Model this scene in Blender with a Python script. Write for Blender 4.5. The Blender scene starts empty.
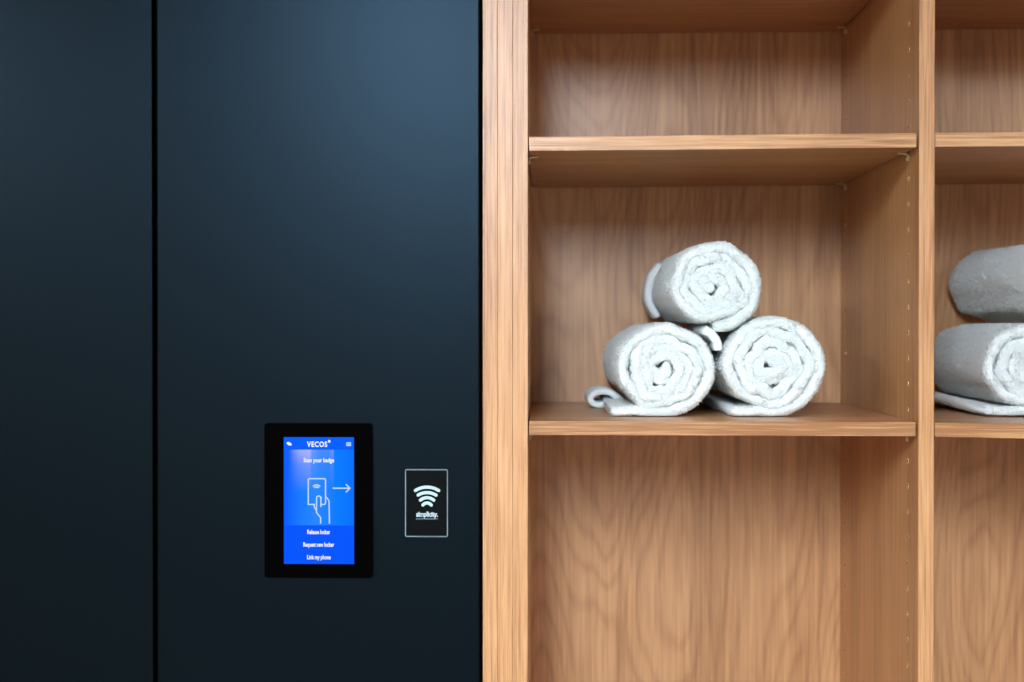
import bpy, bmesh, math, random
from mathutils import Vector, noise, Matrix

# ------------------------------------------------------------------ camera
C = bpy.data.collections.new('place'); bpy.context.scene.collection.children.link(C)
sc = bpy.context.scene
CAM_Z, DIST, F = 1.35, 1.734, 1422.0
cd = bpy.data.cameras.new('camera'); cam = bpy.data.objects.new('camera', cd); C.objects.link(cam)
cam.location = (0, -DIST, CAM_Z)
cd.sensor_width = 36; cd.lens = 36*F/1024
cam.rotation_euler = (math.radians(90-0.48), 0, math.radians(1.29))
cd.dof.use_dof = True; cd.dof.focus_distance = 1.77; cd.dof.aperture_fstop = 3.2
cd.clip_start = .05
sc.camera = cam
sc.view_settings.view_transform = 'Standard'; sc.view_settings.look = 'None'
sc.view_settings.exposure = 0.08; sc.view_settings.gamma = 1.0; sc.view_settings.use_curve_mapping = False

# ------------------------------------------------------------------ world
w = bpy.data.worlds.new('world'); sc.world = w; w.use_nodes = True
w.node_tree.nodes['Background'].inputs[0].default_value = (1, .86, .70, 1)
w.node_tree.nodes['Background'].inputs[1].default_value = .72
LAMP = 72.0
CEIL = 2.36      # ceiling height      # radiance of the ceiling lamps

# ------------------------------------------------------------------ helpers
def srgb(r, g, b):
    f = lambda c: (c/255/12.92) if c/255 <= .04045 else ((c/255+.055)/1.055)**2.4
    return (f(r), f(g), f(b), 1)
REF = [700, 341, 0]                                    # where in the photo a measurement is taken, unless said otherwise
def unproject(px, py, y):                             # photo measurement -> metres on the upright plane at depth y
    d = cam.rotation_euler.to_matrix() @ Vector(((px-512)/F, -(py-341)/F, -1)); k = (DIST+y)/d.y
    return d.x*k, CAM_Z+d.z*k
def WX(px, y=None): return unproject(px, REF[1], REF[2] if y is None else y)[0]
def WZ(py, y=None, px=None): return unproject(REF[0] if px is None else px, py, REF[2] if y is None else y)[1]
def link(name, me, parent=None, mats=()):
    o = bpy.data.objects.new(name, me); C.objects.link(o); o.parent = parent
    for m in mats: me.materials.append(m)
    return o
def from_bm(name, bm, m, parent=None, smooth=False):
    me = bpy.data.meshes.new(name); bm.normal_update(); bm.to_mesh(me); bm.free()
    if smooth:
        for p in me.polygons: p.use_smooth = True
    return link(name, me, parent, m if isinstance(m, (list, tuple)) else [m])
def thing(name, label, cat, loc=(0, 0, 0), group=None):
    o = bpy.data.objects.new(name, None); C.objects.link(o); o.location = loc
    o.empty_display_size = .05
    o['label'] = label; o['category'] = cat
    if group: o['group'] = group
    return o
def bx(bm, x0, x1, y0, y1, z0, z1, dz=0):
    """box; dz = how much higher its right end stands"""
    v = [bm.verts.new((x, y, z+(dz if x == x1 else 0))) for x in (x0, x1) for y in (y0, y1) for z in (z0, z1)]
    for f in ((0,1,3,2),(4,6,7,5),(0,4,5,1),(2,3,7,6),(0,2,6,4),(1,5,7,3)):
        bm.faces.new([v[i] for i in f])
def bevel(o, wd=.0008, seg=2):
    m = o.modifiers.new('bevel', 'BEVEL'); m.width = wd; m.segments = seg; m.limit_method = 'ANGLE'
    return o
def box(name, m, parent, x0, x1, y0, y1, z0, z1, dz=0, bev=.0008):
    bm = bmesh.new(); bx(bm, x0, x1, y0, y1, z0, z1, dz)
    bmesh.ops.recalc_face_normals(bm, faces=bm.faces)
    o = from_bm(name, bm, m, parent)
    if bev: bevel(o, bev)
    return o

# ------------------------------------------------------------------ materials
def mat(name, base=(.8,.8,.8,1), rough=.5, spec=.5):
    m = bpy.data.materials.new(name); m.use_nodes = True
    b = m.node_tree.nodes['Principled BSDF']
    b.inputs['Base Color'].default_value = base; b.inputs['Roughness'].default_value = rough
    b.inputs['Specular IOR Level'].default_value = spec
    return m, m.node_tree, b
def ramp(nt, pts):
    r = nt.nodes.new('ShaderNodeValToRGB'); e = r.color_ramp.elements
    e[0].position, e[0].color = pts[0]; e[1].position, e[1].color = pts[-1]
    for p, c in pts[1:-1]:
        n = e.new(p); n.color = c
    return r
def math_node(nt, op, a, b=None):
    n = nt.nodes.new('ShaderNodeMath'); n.operation = op
    for i, v in enumerate((a, b)):
        if v is None: continue
        if isinstance(v, (int, float)): n.inputs[i].default_value = v
        else: nt.links.new(v, n.inputs[i])
    return n.outputs[0]
def wood(name, along, across, seed=0, figure=1.0, light=(216,174,134), mid=(200,155,112), dark=(160,116,78), rings=9.0, off=(0,0,0), rough=.36, contrast=1.0, grain=1.0):
    """oak decor: contour lines of a stretched noise make the cathedral figure, thin streaks the pores"""
    m, nt, b = mat(name, rough=rough, spec=.55); L = nt.links.new
    tc = nt.nodes.new('ShaderNodeTexCoord')
    def mp(sal, sac, oo=0.0):
        n = nt.nodes.new('ShaderNodeMapping')
        s = [sac*.6]*3; s[along] = sal; s[across] = sac
        n.inputs['Scale'].default_value = s
        n.inputs['Location'].default_value = (seed*3.17+oo+off[0], seed*1.31+oo+off[1], seed*.77+oo+off[2])
        L(tc.outputs['Object'], n.inputs[0]); return n.outputs[0]
    def nz(vec, sc_, det, rough_=.5, dist=0):
        n = nt.nodes.new('ShaderNodeTexNoise'); L(vec, n.inputs['Vector'])
        n.inputs['Scale'].default_value = sc_; n.inputs['Detail'].default_value = det
        n.inputs['Roughness'].default_value = rough_; n.inputs['Distortion'].default_value = dist
        return n.outputs['Fac']
    big = nz(mp(1.0, 6.5), 1.0, 1.6, .38, .15)
    jit = nz(mp(9, 60, 5), 1.0, 2, .5)
    ph = math_node(nt, 'ADD', math_node(nt, 'MULTIPLY', big, rings*6.283*2), math_node(nt, 'MULTIPLY', jit, 2.8))
    ring = math_node(nt, 'MULTIPLY_ADD', math_node(nt, 'SINE', ph), .5)
    ring.node.inputs[2].default_value = .5
    ring = math_node(nt, 'SUBTRACT', 1.0, math_node(nt, 'POWER', ring, 3.0))
    fine = nz(mp(3.5*grain, 170*grain, 9), 1.0, 3, .6)
    fine2 = nz(mp(14, 560, 2), 1.0, 2, .6)
    tone = nz(mp(.9, 14, 4), 1.0, 3, .5)
    a = math_node(nt, 'MULTIPLY', ring, .15*figure)
    s = math_node(nt, 'ADD', a, math_node(nt, 'MULTIPLY', fine, .85))
    s = math_node(nt, 'ADD', s, math_node(nt, 'MULTIPLY', tone, .8))
    s = math_node(nt, 'ADD', s, math_node(nt, 'MULTIPLY', fine2, .5))
    s = math_node(nt, 'SUBTRACT', s, .705+.14*figure)
    if contrast != 1: s = math_node(nt, 'ADD', math_node(nt, 'MULTIPLY', s, contrast), .5*(1-contrast))
    r = ramp(nt, [(0, srgb(*dark)), (.45, srgb(*mid)), (.9, srgb(*light))]); L(s, r.inputs[0])
    L(r.outputs[0], b.inputs['Base Color'])
    bp = nt.nodes.new('ShaderNodeBump'); bp.inputs['Strength'].default_value = .08; bp.inputs['Distance'].default_value = .0006
    L(fine2, bp.inputs['Height']); L(bp.outputs[0], b.inputs['Normal'])
    return m
oak_front = wood('oak_edge_vertical', 2, 0, 1, .25, light=(222,170,122), mid=(202,147,99), dark=(158,106,66), contrast=1.6, grain=2.2)
oak_edge = wood('oak_edge_horizontal', 0, 2, 2, .25, light=(230,178,130), mid=(210,156,107), dark=(158,106,64), contrast=1.6, grain=2.0)
oak_side = wood('oak_side_panel', 2, 1, 3, .35, light=(216,166,117), mid=(199,148,99), dark=(156,106,65))
oak_back = wood('oak_back_panel', 2, 0, 4.3, 1.0, rings=17, light=(226,178,131), mid=(208,157,110), dark=(168,118,77), contrast=1.1)
oak_back2 = wood('oak_back_panel_streaked', 2, 0, 8.1, 1.0, rings=14, light=(226,178,131), mid=(208,157,110), dark=(168,118,77), contrast=1.1)
oak_shelf = wood('oak_shelf', 0, 1, 5, .5, light=(214,162,111), mid=(196,142,93), dark=(150,100,60))
raw = mat('raw_board_core', srgb(226,196,150), .7)[0]
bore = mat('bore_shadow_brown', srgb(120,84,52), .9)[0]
pin_m = mat('shelf_pin_metal', srgb(214,188,148), .35)[0]; pin_m.node_tree.nodes['Principled BSDF'].inputs['Metallic'].default_value = 0.0

def lacquer(name, base, rough, spec=.5):
    m, nt, b = mat(name, base, rough, spec); L = nt.links.new
    n = nt.nodes.new('ShaderNodeTexNoise'); n.inputs['Scale'].default_value = 900; n.inputs['Detail'].default_value = 2
    tc = nt.nodes.new('ShaderNodeTexCoord'); L(tc.outputs['Object'], n.inputs['Vector'])
    bp = nt.nodes.new('ShaderNodeBump'); bp.inputs['Strength'].default_value = .05; bp.inputs['Distance'].default_value = .0003
    L(n.outputs['Fac'], bp.inputs['Height']); L(bp.outputs[0], b.inputs['Normal'])
    b.inputs['Specular Tint'].default_value = (.44, .73, 1, 1)
    return m
locker_m = lacquer('locker_matte_blue_black', srgb(1,3,4), .34, .18)
carcass_m = mat('carcass_black', srgb(6,8,9), .8, .1)[0]
glass_blk = mat('black_glass', srgb(1,1,1), .2, .025)[0]
plate_m = mat('reader_plate_black', srgb(2,5,6), .45, .07)[0]
print_m = mat('pale_print', srgb(186,206,210), .6)[0]
outline_m = mat('pale_outline', srgb(112,130,136), .6)[0]

def emis(name, col, st=1.0):
    m = bpy.data.materials.new(name); m.use_nodes = True; nt = m.node_tree
    b = nt.nodes['Principled BSDF']; b.inputs['Base Color'].default_value = (0,0,0,1); b.inputs['Roughness'].default_value = .25
    b.inputs['Specular IOR Level'].default_value = .05
    b.inputs['Emission Color'].default_value = col; b.inputs['Emission Strength'].default_value = st
    return m, nt, b
scr_white = emis('screen_white', srgb(235,242,255))[0]
scr_line = emis('screen_pale_line', srgb(190,215,255))[0]
scr_head = emis('screen_header_blue', srgb(0,92,250))[0]
scr_foot = emis('screen_menu_blue', srgb(0,84,255))[0]

def terry():
    m, nt, b = mat('white_terry_cloth', srgb(243,252,250), .95, .1); L = nt.links.new
    b.inputs['Subsurface Weight'].default_value = .35; b.inputs['Subsurface Radius'].default_value = (1, 1, 1); b.inputs['Subsurface Scale'].default_value = .006
    b.inputs['Sheen Weight'].default_value = .45; b.inputs['Sheen Roughness'].default_value = .6
    tc = nt.nodes.new('ShaderNodeTexCoord')
    n = nt.nodes.new('ShaderNodeTexNoise'); n.inputs['Scale'].default_value = 420; n.inputs['Detail'].default_value = 3; n.inputs['Roughness'].default_value = .65
    v = nt.nodes.new('ShaderNodeTexVoronoi'); v.inputs['Scale'].default_value = 380
    L(tc.outputs['Object'], n.inputs['Vector']); L(tc.outputs['Object'], v.inputs['Vector'])
    h = math_node(nt, 'SUBTRACT', n.outputs['Fac'], math_node(nt, 'MULTIPLY', v.outputs['Distance'], .5))
    bp = nt.nodes.new('ShaderNodeBump'); bp.inputs['Strength'].default_value = .55; bp.inputs['Distance'].default_value = .003
    L(h, bp.inputs['Height']); L(bp.outputs[0], b.inputs['Normal'])
    return m
terry_m = terry()

# ------------------------------------------------------------------ setting
def plain(name, base, rough, sc_=3, amt=.04):
    m, nt, b = mat(name, base, rough, .3); L = nt.links.new
    n = nt.nodes.new('ShaderNodeTexNoise'); n.inputs['Scale'].default_value = sc_; n.inputs['Detail'].default_value = 5
    tc = nt.nodes.new('ShaderNodeTexCoord'); L(tc.outputs['Object'], n.inputs['Vector'])
    c0 = tuple(max(0, c*(1-amt*3)) for c in base[:3])+(1,)
    r = ramp(nt, [(.3, c0), (.7, base)]); L(n.outputs['Fac'], r.inputs[0]); L(r.outputs[0], b.inputs['Base Color'])
    return m
def struct(o): o['kind'] = 'structure'; return o
struct(box('floor', plain('floor_grey', srgb(112,104,94), .5), None, -3.2, 3.2, -8, .62, -.1, 0, bev=0))
struct(box('ceiling', plain('ceiling_white', srgb(225,230,235), .9), None, -3.2, 3.2, -8, .62, CEIL, CEIL+.1, bev=0))
struct(box('wall_back', plain('wall_paint', srgb(190,195,200), .9), None, -3.2, 3.2, .52, .62, 0, CEIL, bev=0))

# a band of flat luminous panels in the ceiling, running towards the shelving
lamp_body = mat('lamp_aluminium', srgb(200,200,205), .4)[0]
lamp_glow, _, _ = emis('lamp_diffuser', (.72, .86, 1, 1), LAMP)
lamp_fill, _, _ = emis('lamp_diffuser_fill', (.86, .93, 1, 1), LAMP*.60)  # weaker glow for the added fill lamps outside the band
def lamp(x, y, label, glow=lamp_glow):
    t = thing('ceiling_panel_lamp', label, 'ceiling lamp', (x, y, CEIL), 'flat lamps in the ceiling')
    box('frame', lamp_body, t, -.23, .23, -.595, .595, -.012, 0)
    box('diffuser', glow, t, -.22, .22, -.585, .585, -.018, -.0121, bev=.002)
    return t
for y, row in ((-2.65, 'nearest the lockers'), (-3.85, 'second from the lockers'), (-5.05, 'third from the lockers'), (-6.25, 'farthest from the lockers')):
    lamp(-.36, y, 'flat oblong ceiling lamp, %s' % row)

lamp(-2.3, -2.65, 'flat oblong fill lamp added over the left of the room, nearer the lockers', lamp_fill)  # unseen left pair, added to brighten towel sides and divider
lamp(-2.3, -3.85, 'flat oblong fill lamp added over the left of the room, farther from the lockers', lamp_fill)
lamp(2.2, -3.25, 'flat oblong fill lamp added over the right of the room', lamp_fill)  # unseen, added to brighten the shelving fronts on the right

# ------------------------------------------------------------------ dark lockers
def locker(x0, x1, label):
    t = thing('locker_cabinet', label, 'locker', ((x0+x1)/2, .02, 0))
    h = (x1-x0)/2
    box('carcass', carcass_m, t, -h-.0015, h+.0015, 0, .44, .02, 2.14)
    box('door', locker_m, t, -h, h, -.02, -.001, .06, 2.14, bev=.0012)
    box('plinth', carcass_m, t, -h, h, .01, .03, 0, .055, bev=0)
    return t
xg0, xg1, xr = WX(152.6), WX(157.4), WX(479.1)
locker(xg0-.395, xg0, 'tall matte blue-black locker front with nothing mounted on it, at the left edge')
locker(xg1, xr, 'tall matte blue-black locker front carrying the touchscreen, next to the oak shelving')

# ------------------------------------------------------------------ flat artwork helpers (work in photo measurements)
def poly_bm(bm, pts, y, th=.0002):
    f = [bm.verts.new((x, y, z)) for x, z in pts]; k = [bm.verts.new((x, y+th, z)) for x, z in pts]
    n = len(pts); bm.faces.new(f); bm.faces.new(k[::-1])
    for i in range(n): bm.faces.new((f[i], k[i], k[(i+1) % n], f[(i+1) % n]))
def rrect(x0, x1, z0, z1, r, n=6):
    out = []
    for cx, cz, a0 in ((x1-r, z1-r, 0), (x0+r, z1-r, 90), (x0+r, z0+r, 180), (x1-r, z0+r, 270)):
        for i in range(n+1):
            a = math.radians(a0+90*i/n); out.append((cx+r*math.cos(a), cz+r*math.sin(a)))
    return out
def slab(name, m, parent, x0, x1, z0, z1, r, y0, y1, bev=0):
    bm = bmesh.new(); poly_bm(bm, rrect(x0, x1, z0, z1, r), y0, y1-y0)
    bmesh.ops.recalc_face_normals(bm, faces=bm.faces)
    o = from_bm(name, bm, m, parent)
    if bev: bevel(o, bev)
    return o
def stroke_bm(bm, pts, wd, y, closed=False, th=.0002, caps=True):
    """a line of given width as one flat ribbon, with round ends"""
    P = [Vector(p) for p in pts]; n = len(P); Ls, Rs = [], []
    for i in range(n):
        a = P[(i-1) % n] if (closed or i) else None; c = P[(i+1) % n] if (closed or i < n-1) else None
        d1 = (P[i]-a).normalized() if a is not None else None; d2 = (c-P[i]).normalized() if c is not None else None
        if d1 is None: d1 = d2
        if d2 is None: d2 = d1
        n1 = Vector((-d1.y, d1.x)); n2 = Vector((-d2.y, d2.x)); m_ = (n1+n2).normalized()
        s = wd/2/max(.4, m_.dot(n1)); Ls.append(P[i]+m_*s); Rs.append(P[i]-m_*s)
    if closed:
        for i in range(n):
            j = (i+1) % n; poly_bm(bm, [Ls[i], Ls[j], Rs[j], Rs[i]], y, th)
        return
    out = list(Ls)
    def cap(c, st):
        v = st-c; return [c+Matrix.Rotation(-math.pi*k/6, 2) @ v for k in range(1, 6)] if caps else []
    poly_bm(bm, out+cap(P[-1], Ls[-1])+Rs[::-1]+cap(P[0], Rs[0]), y, th)
def strokes(name, m, parent, lines, wd, y, closed=False):
    bm = bmesh.new()
    for l in lines: stroke_bm(bm, l, wd, y, closed)
    bmesh.ops.recalc_face_normals(bm, faces=bm.faces)
    return from_bm(name, bm, m, parent)
def text(name, s, m, parent, px0, px1, py_base, height_px, y, bold=.02, org=(0, 0), spacing=1.0):
    """lettering from the built-in font, fitted between px0 and px1 on its baseline; height = cap height"""
    cu = bpy.data.curves.new(name, 'FONT'); cu.body = s; cu.offset = bold; cu.resolution_u = 3; cu.space_character = spacing
    cu.extrude = 0.0
    tmp = bpy.data.objects.new('tmp', cu); C.objects.link(tmp)
    bpy.context.view_layer.update()
    me = bpy.data.meshes.new_from_object(tmp.evaluated_get(bpy.context.evaluated_depsgraph_get()))
    bpy.data.objects.remove(tmp); bpy.data.curves.remove(cu)
    me.name = name
    xs = [v.co.x for v in me.vertices]; x0, x1 = min(xs), max(xs)
    X0, X1 = WX(px0), WX(px1); sx = (X1-X0)/(x1-x0); sz = (height_px*DIST/F)/.70; Z0 = WZ(py_base)
    for v in me.vertices:
        x, z = (v.co.x-x0)*sx+X0, v.co.y*sz+Z0
        v.co = (x-org[0], y, z-org[1])
    bm = bmesh.new(); bm.from_mesh(me)
    ex = bmesh.ops.extrude_face_region(bm, geom=list(bm.faces))
    for g in ex['geom']:
        if isinstance(g, bmesh.types.BMVert): g.co.y += .00015
    bmesh.ops.recalc_face_normals(bm, faces=bm.faces)
    bm.to_mesh(me); bm.free(); me.materials.clear()
    return link(name, me, parent, [m])

# ------------------------------------------------------------------ touchscreen
REF[:] = [318, 500, -.007]
TY = -.007                                            # front of its glass
tz0, tz1 = WZ(578), WZ(423)
term = thing('touchscreen_terminal', 'black glass touchscreen terminal with glowing blue display mounted on the dark locker', 'touchscreen', (WX(318.3), 0, tz0))
ox, oz = WX(318.3), tz0
X = lambda px: WX(px)-ox
Z = lambda py: WZ(py)-oz
slab('bezel', glass_blk, term, X(264.3), X(372.4), Z(577.8), Z(423.2),   .0035, TY, -.0001, .0006)
m_, nt, b = emis('screen_picture_blue', srgb(20,120,255)); L = nt.links.new
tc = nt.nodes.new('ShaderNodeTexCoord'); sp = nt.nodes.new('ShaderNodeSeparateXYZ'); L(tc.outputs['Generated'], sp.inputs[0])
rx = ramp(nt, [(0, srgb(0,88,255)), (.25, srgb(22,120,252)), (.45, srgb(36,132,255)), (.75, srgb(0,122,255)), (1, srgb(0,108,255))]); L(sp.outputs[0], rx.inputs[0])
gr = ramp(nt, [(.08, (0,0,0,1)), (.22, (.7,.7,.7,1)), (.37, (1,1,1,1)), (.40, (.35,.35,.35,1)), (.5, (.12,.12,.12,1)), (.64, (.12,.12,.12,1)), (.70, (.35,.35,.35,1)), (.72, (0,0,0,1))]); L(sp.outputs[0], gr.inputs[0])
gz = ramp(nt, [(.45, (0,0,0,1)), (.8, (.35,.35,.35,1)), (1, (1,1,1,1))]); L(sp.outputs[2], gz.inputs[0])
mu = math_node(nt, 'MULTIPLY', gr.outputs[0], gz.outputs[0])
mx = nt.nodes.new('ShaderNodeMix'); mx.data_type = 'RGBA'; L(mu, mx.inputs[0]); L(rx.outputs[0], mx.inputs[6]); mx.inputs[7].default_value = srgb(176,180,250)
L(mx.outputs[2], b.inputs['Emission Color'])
scr = slab('display', m_, term, X(283.9), X(354), Z(525.4), Z(449.6), .0002, TY-.0003, TY-.0001)
slab('display_header', scr_head, scr, X(283.9), X(354), Z(449.7), Z(437.2), .0002, TY-.0003, TY-.0001)
slab('display_menu', scr_foot, scr, X(283.9), X(354), Z(563.9), Z(525.2), .0002, TY-.0003, TY-.0001)
ty = TY-.0006; O = (ox, oz)
text('wordmark', 'VECOS', scr_white, scr, 307.0, 327.4, 446.7, 5.2, ty, .035, O, 1.15)
bm = bmesh.new(); poly_bm(bm, [(X(329.3)+1.35*DIST/F*math.cos(a*.5236), Z(441.2)+1.35*DIST/F*math.sin(a*.5236)) for a in range(12)], ty)
from_bm('wordmark_dot', bm, scr_white, scr)
text('heading', 'Scan your badge', scr_white, scr, 303.7, 334.2, 462.1, 4.2, ty, .030, O)
text('menu_entry', 'Release locker', scr_white, scr, 307.3, 330.2, 533.9, 4.2, ty, .030, O)
text('menu_entry', 'Request new locker', scr_white, scr, 303.3, 334.2, 546.5, 4.2, ty, .030, O)
text('menu_entry', 'Link my phone', scr_white, scr, 307.1, 330.7, 559.1, 4.2, ty, .030, O)
px = DIST/F
def P3(l, s, x0, y0): return [(X(x0+a/s), Z(y0+b_/s)) for a, b_ in l]
# little tilted speech mark and the menu bars in the header
strokes('header_icon', scr_white, scr, [P3([(122,128),(138,142),(156,142)], 9.74, 275, 430), P3([(126,124),(150,132)], 9.74, 275, 430)], 1.7*px, ty)
strokes('header_menu_icon', scr_line, scr, [P3([(698,y_),(738,y_)], 9.74, 275, 430) for y_ in (124, 137, 150)], 1.0*px, ty)
# card, hand and arrow drawing
strokes('arrow_drawing', scr_line, scr, [P3([(567,566),(728,566)], 9.74, 275, 430), P3([(694,530),(730,566),(694,602)], 9.74, 275, 430)], 1.25*px, ty)
def arc(cx, cy, r, a0, a1, n=8): return [(cx+r*math.cos(math.radians(a0+(a1-a0)*i/n)), cy-r*math.sin(math.radians(a0+(a1-a0)*i/n))) for i in range(n+1)]
crd = [(360,85),(303,85),(303,-127)]+arc(315,-137,12,180,90,4)+arc(448,-137,12,90,0,4)+[(460,72)]+arc(448,75,10,0,-90,4)+[(420,85)]
hand = [[(418,105),(418,28)]+arc(398,28,20,0,180,8)+[(378,158),(388,172),(415,205),(415,255)], [(462,16),(476,28),(492,56),(495,255)], [(357,92),(360,115),(376,138)]]
strokes('card_and_hand_drawing', scr_line, scr, [P3(crd, 9.09, 275, 495)]+[P3(h_, 9.09, 275, 495) for h_ in hand], 1.2*px, ty)
fan = arc(246, 296, 20, 140, 40, 6)
strokes('card_wave_drawing', scr_line, scr, [[(X(255+a/4.01), Z(415+b_/4.01)) for a, b_ in arc(247, 300, r_, 132, 48, 6)] for r_ in (20, 13)]+[[(X(255+246/4.01), Z(415+291/4.01)), (X(255+249/4.01), Z(415+291/4.01))]], 1.15*px, ty)

# ------------------------------------------------------------------ badge reader plate
REF[:] = [426, 503, -.0015]
pz0 = WZ(537.2)
rd = thing('badge_reader_plate', 'small black upright reader plate with pale outline and four signal arcs on the dark locker', 'badge reader', (WX(426.4), 0, pz0))
ox, oz = WX(426.4), pz0
slab('plate', plate_m, rd, X(405.0), X(447.8), Z(537.0), Z(469.3), .0020, -.0012, -.0001, .0003)
yy = -.0015
strokes('outline', outline_m, rd, [rrect(X(405.5), X(447.4), Z(536.5), Z(469.7), .0018, 5)], 1.05*px, yy, closed=True)
U = lambda l: [(X(400+a/9.09), Z(465+b_/9.09)) for a, b_ in l]
def chord(cx, half, ytop, yend):
    s = yend-ytop; R = (half*half+s*s)/(2*s); a = math.degrees(math.asin(min(1, half/R)))
    return arc(cx, ytop+R, R, 90+a, 90-a, 12)
for h_, y0, y1 in ((106,201,232), (82,251,274), (61,297,320), (38,345,364)):
    strokes('signal_arc', print_m, rd, [U(chord(246, h_, y0, y1))], 3.1*px, yy)
text('lettering', 'simplicity.', print_m, rd, 416.2, 438.0, 516.6, 4.9, yy, .05, (ox, oz))
dash = []; u = 148; random.seed(4)
while u < 336:
    l_ = random.uniform(8, 22); dash.append(U([(u, 490), (min(u+l_, 341), 490)])); u += l_+5
strokes('fine_print_line', outline_m, rd, dash, .8*px, yy)

# ------------------------------------------------------------------ oak shelving
REF[:] = [700, 341, 0]
DEP = .455
x_l = WX(527.9); x_d0 = WX(918.8); x_d1 = WX(934.3); bayw = x_d0-x_l
x_r0 = x_d1+bayw; x_r1 = x_r0+.019
TOP = 2.14
unit = thing('oak_shelving_unit', 'light oak open shelving unit beside the dark lockers, upright boards at its left edge', 'shelving', (0, 0, 0))
def upright(name, x0, x1, m=oak_front): return box(name, m, unit, x0, x1, 0, DEP, 0, TOP, bev=.0005)
upright('filler_board', WX(482.7), WX(497.5)-.0001)
upright('filler_board', WX(497.5)+.0001, WX(512.7)-.0001)
ROWS_Y = (.051, .418)
def drilled(name, x0, x1, left, right):
    """an upright board with rows of shelf pin bores, plus its front edge band as a sub-part"""
    bm = bmesh.new(); y0, y1 = .002, DEP
    def quad(pts, mi=0):
        f = bm.faces.new([bm.verts.new(p) for p in pts]); f.material_index = mi; return f
    quad([(x0,y0,0),(x1,y0,0),(x1,y0,TOP),(x0,y0,TOP)]); quad([(x0,y1,0),(x0,y1,TOP),(x1,y1,TOP),(x1,y1,0)])
    quad([(x0,y0,TOP),(x1,y0,TOP),(x1,y1,TOP),(x0,y1,TOP)]); quad([(x0,y0,0),(x0,y1,0),(x1,y1,0),(x1,y0,0)])
    zc0 = 1.2496-.032*33; n = 58; c = .005; r0 = .0025; r1 = .0036
    for x, sgn, on in ((x0, 1, left), (x1, -1, right)):
        if not on: quad([(x,y0,0),(x,y1,0),(x,y1,TOP),(x,y0,TOP)]); continue
        ys = [y0]
        for ry in ROWS_Y: ys += [ry-c, ry+c]
        ys.append(y1)
        for k in (0, 2, 4): quad([(x,ys[k],0),(x,ys[k+1],0),(x,ys[k+1],TOP),(x,ys[k],TOP)])
        for ry in ROWS_Y:
            zz = 0
            for i in range(n):
                z = zc0+.032*i
                quad([(x,ry-c,zz),(x,ry+c,zz),(x,ry+c,z-c),(x,ry-c,z-c)]); zz = z+c
                N = 16; A = [math.pi/4+2*math.pi*k/N for k in range(N)]
                def sqr(a):
                    ca, sa = math.cos(a), math.sin(a); s = c/max(abs(ca), abs(sa)); return (x, ry+ca*s, z+sa*s)
                cir = lambda a, r, d: (x+sgn*d, ry+math.cos(a)*r, z+math.sin(a)*r)
                loops = [[bm.verts.new(p) for p in L_] for L_ in ([sqr(a) for a in A], [cir(a, r1, 0) for a in A], [cir(a, r1*.94, -.0003) for a in A], [cir(a, r0, -.0003) for a in A], [cir(a, r0, .004) for a in A])]
                for li in range(4):
                    for k in range(N):
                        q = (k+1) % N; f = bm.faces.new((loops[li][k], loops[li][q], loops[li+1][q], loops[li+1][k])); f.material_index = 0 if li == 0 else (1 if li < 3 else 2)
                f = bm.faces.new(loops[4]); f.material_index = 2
            quad([(x,ry-c,zz),(x,ry+c,zz),(x,ry+c,TOP),(x,ry-c,TOP)])
    bmesh.ops.remove_doubles(bm, verts=bm.verts, dist=1e-6)
    bmesh.ops.recalc_face_normals(bm, faces=bm.faces)
    o = from_bm(name, bm, [oak_side, raw, bore], unit)
    e = box('edge_band', oak_front, o, x0, x1, 0, .0022, 0, TOP, bev=.0007)
    return o
drilled('side_panel', WX(512.7)+.0001, x_l, False, True)
drilled('divider_panel', x_d0, x_d1, True, True)
drilled('side_panel', x_r0, x_r1, True, False)
def back(x0, x1, m): return box('back_panel', m, unit, x0, x1, DEP, DEP+.008, .08, TOP, bev=0)
back(x_l-.004, x_d0+.004, oak_back); back(x_d1-.004, x_r0+.004, oak_back2)
box('plinth', oak_edge, unit, x_l, x_r0, .03, .045, 0, .079)

def pin_bm(xw, y, z, s):
    """bent shelf clip: a leg on the upright and a tab under the board; s = +1 at a left upright, -1 at a right one"""
    bm = bmesh.new(); w2 = .0045; t = .0016
    path = [(.0006, -.0105), (.0006, -.006), (.0016, -.0035), (.004, -.0017), (.0125, -.0010)]
    rows = []
    for i, (a, b_) in enumerate(path):
        p = Vector(path[max(0, i-1)]); q = Vector(path[min(len(path)-1, i+1)]); d = (q-p).normalized(); nn = Vector((-d.y, d.x))*t/2
        rows.append([bm.verts.new((xw+s*(a+sx*nn.x), y+sy*w2, z+b_+sx*nn.y)) for sx, sy in ((1,-1),(1,1),(-1,1),(-1,-1))])
    for r0, r1 in zip(rows, rows[1:]):
        for k in range(4): bm.faces.new((r0[k], r0[(k+1) % 4], r1[(k+1) % 4], r1[k]))
    bm.faces.new(rows[0]); bm.faces.new(rows[-1])
    # round peg that plugs into the bore
    N = 10; a_ = [bm.verts.new((xw-s*.003, y+.0022*math.cos(2*math.pi*k/N), z-.0075+.0022*math.sin(2*math.pi*k/N))) for k in range(N)]
    b2 = [bm.verts.new((xw+s*.003, y+.0030*math.cos(2*math.pi*k/N), z-.0075+.0030*math.sin(2*math.pi*k/N))) for k in range(N)]
    for k in range(N): bm.faces.new((a_[k], a_[(k+1) % N], b2[(k+1) % N], b2[k]))
    bm.faces.new(a_); bm.faces.new(b2)
    bmesh.ops.recalc_face_normals(bm, faces=bm.faces)
    return bm
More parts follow.
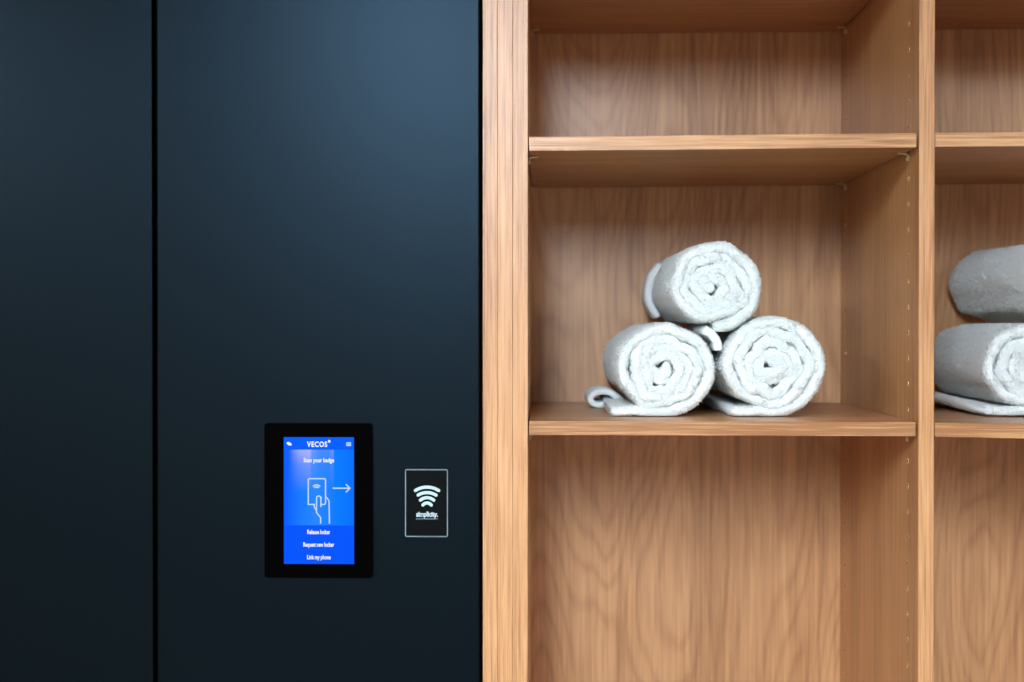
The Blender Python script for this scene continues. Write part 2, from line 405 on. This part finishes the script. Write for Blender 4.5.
def shelf(x0, x1, zl, zr, th=.0174, gl=.0014, gr_=.0030, pins=True):
    a, b_ = x0+gl, x1-gr_
    o = box('shelf', oak_shelf, unit, a, b_, .0032, DEP-.001, zl-th, zl, dz=zr-zl, bev=.0004)
    box('edge_band', oak_edge, o, a, b_, .0010, .0033, zl-th, zl, dz=zr-zl, bev=.0006)
    if pins:
        for y in ROWS_Y:
            from_bm('shelf_pin', pin_bm(x0, y, zl-th, 1), pin_m, o, True)
            from_bm('shelf_pin', pin_bm(x1, y, zr-th, -1), pin_m, o, True)
    return o
TH = .0174
shelf(x_l, x_d0, WZ(136.7, 0, 530), WZ(132.9, 0, 917)); shelf(x_l, x_d0, WZ(420.9, 0, 530), WZ(422.1, 0, 917))
rise = lambda p0, p1: WZ(p0, 0, 935)+(WZ(p1, 0, 1005)-WZ(p0, 0, 935))*bayw/(WX(1005)-WX(935))
shelf(x_d1, x_r0, WZ(132.6, 0, 935), rise(132.6, 132.0), gl=.0010); shelf(x_d1, x_r0, WZ(422.7, 0, 935), rise(422.7, 423.9), gl=.0010)
shelf(x_l, x_d0, WZ(-44.6)+TH, WZ(-45.6)+TH); shelf(x_d1, x_r0, WZ(-47.6)+TH, WZ(-48)+TH)
for x0, x1 in ((x_l, x_d0), (x_d1, x_r0)):
    shelf(x0, x1, .70, .70); shelf(x0, x1, .0985, .0985, pins=False); shelf(x0, x1, TOP-.001, TOP-.001, pins=False)

# ------------------------------------------------------------------ towels
def fbm(p, s, seed, oct_=2):
    return noise.fractal(Vector((p[0]*s+seed*7.3, p[1]*s+seed*3.1, p[2]*s-seed*5.7)), 1.0, 2.0, oct_)
def fuzz(bm, rnd, count, fs):
    """terry loops: short tapering tufts standing out of the cloth, in the same mesh"""
    ar = [f.calc_area() for f in fs]; bm.normal_update()
    for f in rnd.choices(fs, ar, k=count):
        v = [l.co for l in f.verts]; a, b_ = rnd.random(), rnd.random()
        p = v[0].lerp(v[1], a).lerp(v[3].lerp(v[2], a), b_)
        n = (f.normal+Vector((rnd.gauss(0, .45), rnd.gauss(0, .45), rnd.gauss(-.1, .45)))).normalized()
        t = n.orthogonal().normalized(); u = n.cross(t); l_ = rnd.uniform(.0014, .0027); w_ = rnd.uniform(.0006, .0011)
        k = rnd.random()*2
        base = [bm.verts.new(p-n*.0004+(t*math.cos(k+q*2.094)+u*math.sin(k+q*2.094))*w_) for q in range(3)]
        tip = [bm.verts.new(x.co*.45+(p+n*l_)*.55+n*l_*.45) for x in base]
        for q in range(3): bm.faces.new((base[q], base[(q+1) % 3], tip[(q+1) % 3], tip[q]))
        bm.faces.new(tip)
def towel(label, cx, cz, rx, rz, y0, y1, seed, pitch=.0125, tail=None, yaw=0, core=(1, 1, 0), group='rolled towels on the oak shelves', warp=.006, flaps=()):
    """a rolled terry towel: a thick sheet swept along a spiral in the x-z plane, its length along y.
    tail = (front_dx, back_dx, lift_front, lift_back): how far the loose end runs left from under the roll"""
    rnd = random.Random(seed)
    root = thing('rolled_towel', label, 'towel', (cx, y0, cz-rz), group)
    root.rotation_euler.z = yaw
    h = pitch*.5; R = (rx+rz)/2
    turns = (R-h-.004)/pitch
    step = .0018; pts = []; a = 0.0; tot = turns*2*math.pi; a_end = -math.pi/2
    while a < tot:
        r = .004+pitch*a/(2*math.pi)
        ang = a_end+(tot-a)                      # clockwise going outwards, finishing at the bottom
        pts.append((r, ang, a/tot)); a += step/max(r, .006)
    pts.append((.004+pitch*tot/(2*math.pi), a_end, 1.0))
    F_, B_ = [], []
    rmax = pts[-1][0]
    for r, ang, f in pts:
        # circle -> slightly flattened roll; inner wraps are warped together so they stay packed
        q = r/rmax; k = q**1.2
        sx = (rx-h)/rmax*k+(rx-h)/rmax*core[0]*(1-k); sz = (rz-h)/rmax*k+(rz-h)/rmax*core[1]*(1-k)
        x, z = r*math.cos(ang)*sx, r*math.sin(ang)*sz
        fall = min(1, (1-q)*2.0)
        wx = fbm((x, 0, z), 32, seed, 3)*warp*2*fall; wz = fbm((x, 5, z), 32, seed, 3)*warp*2*fall
        bend = core[2]*(1-q)*(x*x)/(R*R)*R        # a sag or arch in the inner wraps
        out = fbm((math.cos(ang), math.sin(ang), q*2), 1.3, seed+2)*.0008*q
        F_.append((x+wx+math.cos(ang)*out, z+wz+bend+math.sin(ang)*out)); 
        out2 = fbm((math.cos(ang), math.sin(ang), q*2+4), 1.2, seed+5)*.0007*q
        B_.append((x+wx+math.cos(ang)*out2, z+wz+bend+math.sin(ang)*out2))
    n_spiral = len(F_)
    if tail:
        fd, bd, lf, lb = tail
        x0f, z0f = F_[-1]; x0b, z0b = B_[-1]
        m = 26
        zf0 = -(rz-h); 
        for i in range(1, m+1):
            s = i/m
            F_.append((x0f-fd*s, z0f+(zf0+.0-z0f)*min(1, s*2)+lf*s**2.2+.0008*math.sin(9*s+seed)))
            B_.append((x0b-bd*s, z0b+(zf0-z0b)*min(1, s*2)+lb*s**2.2))
    n = len(F_)
    # cross profile of the cloth: u = side (-1 inner .. 1 outer), v = position along the length
    prof = []; capn = 14; sid = 40
    Ln = y1-y0
    for i in range(capn+1):
        t = math.pi*i/capn                       # front rounded fold, from the inner to the outer side
        prof.append(('f', -math.cos(t), math.sin(t)))
    for i in range(1, sid): prof.append(('s', 1.0, i/sid))
    for i in range(capn+1):
        t = math.pi*i/capn
        prof.append(('b', math.cos(t), math.sin(t)))
    for i in range(sid-1, 0, -1): prof.append(('s', -1.0, i/sid))
    bm = bmesh.new(); rings = []
    for i in range(n):
        a_, b_ = max(0, i-1), min(n-1, i+1)
        is_tail = i >= n_spiral
        end = min(1, (n-1-i)/2.0, ) if True else 1
        hh = h*1.15
        if i > n-3: hh *= (.75, .93)[n-2-i] if n-2-i in (0, 1) else .62
        if i < 2: hh *= (.6, .9)[i]
        if is_tail: hh *= .86
        # every wrap stands out a little differently
        jy = fbm((F_[i][0]*1.0, i*.0015, F_[i][1]), 18, seed+9, 2)*.0045
        dep = .62+.75*max(0, min(1, (i-n_spiral+330)/140))
        ring = []
        for kind, u_, v_ in prof:
            if kind == 'f': yl = h*dep*(1-max(0, v_)**(.8 if dep < .8 else 1))+jy; side = u_
            elif kind == 'b': yl = Ln-h*1.1+v_*h*1.1; side = u_
            else: yl = h*dep+jy+(Ln-(1.1+dep)*h-jy)*v_; side = u_
            f = max(0, min(1, yl/Ln)); f = f*f*(3-2*f)
            p = ((1-f)*F_[i][0]+f*B_[i][0], (1-f)*F_[i][1]+f*B_[i][1])
            d = Vector((F_[b_][0]-F_[a_][0], F_[b_][1]-F_[a_][1]))*(1-f)+Vector((B_[b_][0]-B_[a_][0], B_[b_][1]-B_[a_][1]))*f
            d.normalize(); nn = Vector((-d.y, d.x))          # clockwise travel: this normal points outwards
            wob = 1+(.07*fbm((p[0], yl*.5, p[1]), 60, seed+3) if kind != 's' else 0)
            q = Vector((p[0], yl, p[1]))+Vector((nn.x, 0, nn.y))*side*hh*wob
            # pile: small lumps, plus soft rumples of the outside
            lump = fbm(q, 190, seed+1, 3)*.0008
            if kind == 's' and i > n_spiral-230 and side > 0: lump += fbm((q.x, q.y*.5, q.z), 22, seed+6, 2)*.0006+math.sin(yl*290+3*fbm((q.x, q.y, q.z), 14, seed+8))*.0005
            q += Vector((nn.x*side, -(abs(v_) if kind == 'f' else 0), nn.y*side))*lump
            if q.z < -rz+.0006: q.z = -rz+.0006+max(-.0005, .2*(q.z+rz-.0006))
            ring.append(bm.verts.new((q.x, q.y, q.z+rz)))
        rings.append(ring)
    outer = []
    for i, (r0, r1) in enumerate(zip(rings, rings[1:])):
        for k in range(len(prof)):
            q = (k+1) % len(prof); f = bm.faces.new((r0[k], r1[k], r1[q], r0[q]))
            if prof[k][0] == 'f' or (i > n_spiral-230 and prof[k][0] == 's' and prof[k][1] > 0): outer.append(f)
    bm.faces.new(rings[0][::-1]); bm.faces.new(rings[-1])
    bmesh.ops.recalc_face_normals(bm, faces=bm.faces)
    fuzz(bm, rnd, 24000, outer)
    for v in bm.verts: v.co.z = max(v.co.z, .0003)
    o = from_bm('rolled_cloth', bm, terry_m, root, True)
    for fl in flaps: flap(root, fl, seed)
    return root
def flap(root, spec, seed):
    """a hanging corner of the cloth: (profile points x,z from attached to free edge, y start, y end, thickness)"""
    pth, ya, yb, th = spec
    bm = bmesh.new(); n = len(pth); S = 6; fine = []
    for i in range(n-1):
        p0 = Vector(pth[max(0, i-1)]); p1 = Vector(pth[i]); p2 = Vector(pth[i+1]); p3 = Vector(pth[min(n-1, i+2)])
        for k in range(S):
            t = k/S; fine.append(.5*((2*p1)+(p2-p0)*t+(2*p0-5*p1+4*p2-p3)*t*t+(3*p1-p0-3*p2+p3)*t**3))
    fine.append(Vector(pth[-1])); N = len(fine); rings = []
    for i, p in enumerate(fine):
        d = (fine[min(N-1, i+1)]-fine[max(0, i-1)]).normalized(); nn = Vector((-d.y, d.x))
        h = th/2*(1 if i < N-2 else (.85 if i == N-2 else .5)); ring = []
        M = 10
        for k in range(M+1): ring.append((nn*(-h*math.cos(math.pi*k/M)), ya+h-h*math.sin(math.pi*k/M)))
        for k in range(1, 8): ring.append((nn*h, ya+h+(yb-ya-2*h)*k/8))
        for k in range(M+1): ring.append((nn*(h*math.cos(math.pi*k/M)), yb-h+h*math.sin(math.pi*k/M)))
        for k in range(7, 0, -1): ring.append((-nn*h, ya+h+(yb-ya-2*h)*k/8))
        R_ = []
        for off, y in ring:
            q = Vector((p.x+off.x, y, p.y+off.y)); l_ = fbm(q, 220, seed+1, 2)*.0008
            R_.append(bm.verts.new(q+Vector((l_, l_, l_))))
        rings.append(R_)
    for r0, r1 in zip(rings, rings[1:]):
        for k in range(len(r0)):
            q = (k+1) % len(r0); bm.faces.new((r0[k], r1[k], r1[q], r0[q]))
    bm.faces.new(rings[0][::-1]); bm.faces.new(rings[-1])
    bmesh.ops.recalc_face_normals(bm, faces=bm.faces)
    return from_bm('loose_corner', bm, terry_m, root, True)

zs = WZ(421.4, 0, 720)+.0006      # the towels' shelf, left bay
rzl, rzr, rzt = .0612, .0660, .0600
towel('lower left of the three stacked white rolled towels, loose end lying out left', WX(663.5, .085), zs+rzl, .0680, rzl, .085, .410, 3, yaw=math.radians(.7),
      tail=(.066, .066, .0, .003),
      flaps=(([(-.036, .010), (-.056, .021), (-.070, .0235), (-.081, .019), (-.0845, .012), (-.079, .0055), (-.064, .0045)], .19, .31, .0085),))
towel('lower right of the three stacked white rolled towels, nearest the oak divider', WX(772.5, .085), zs+rzr, .0695, rzr, .085, .40, 11,
      tail=(.052, .060, .0, .004))
towel('topmost of the three stacked white rolled terry towels', WX(714.5, .09), WZ(285.0, .09), .0618, rzt, .09, .39, 21, core=(1.15, .8, -.5), yaw=math.radians(1.3),
      flaps=(([(-.012, .003), (-.0015, -.0035), (.0045, -.013), (.0060, -.024)], .006, .12, .0115),
             ([(-.044, .096), (-.0550, .082), (-.0615, .060), (-.0595, .040), (-.047, .021)], .235, .292, .011)))
zr_ = WZ(423.6, 0, 1005)+.0006
towel('white rolled terry towel on the right bay shelf, under another towel', .637, zr_+.0625, .068, .0625, .142, .43, 31,
      tail=(.060, .085, .0, .018))
towel('white rolled towel lying on another one in the right bay, side showing', .694, zr_+.1202+.0575, .068, .0580, .165, .43, 41, yaw=math.radians(6))
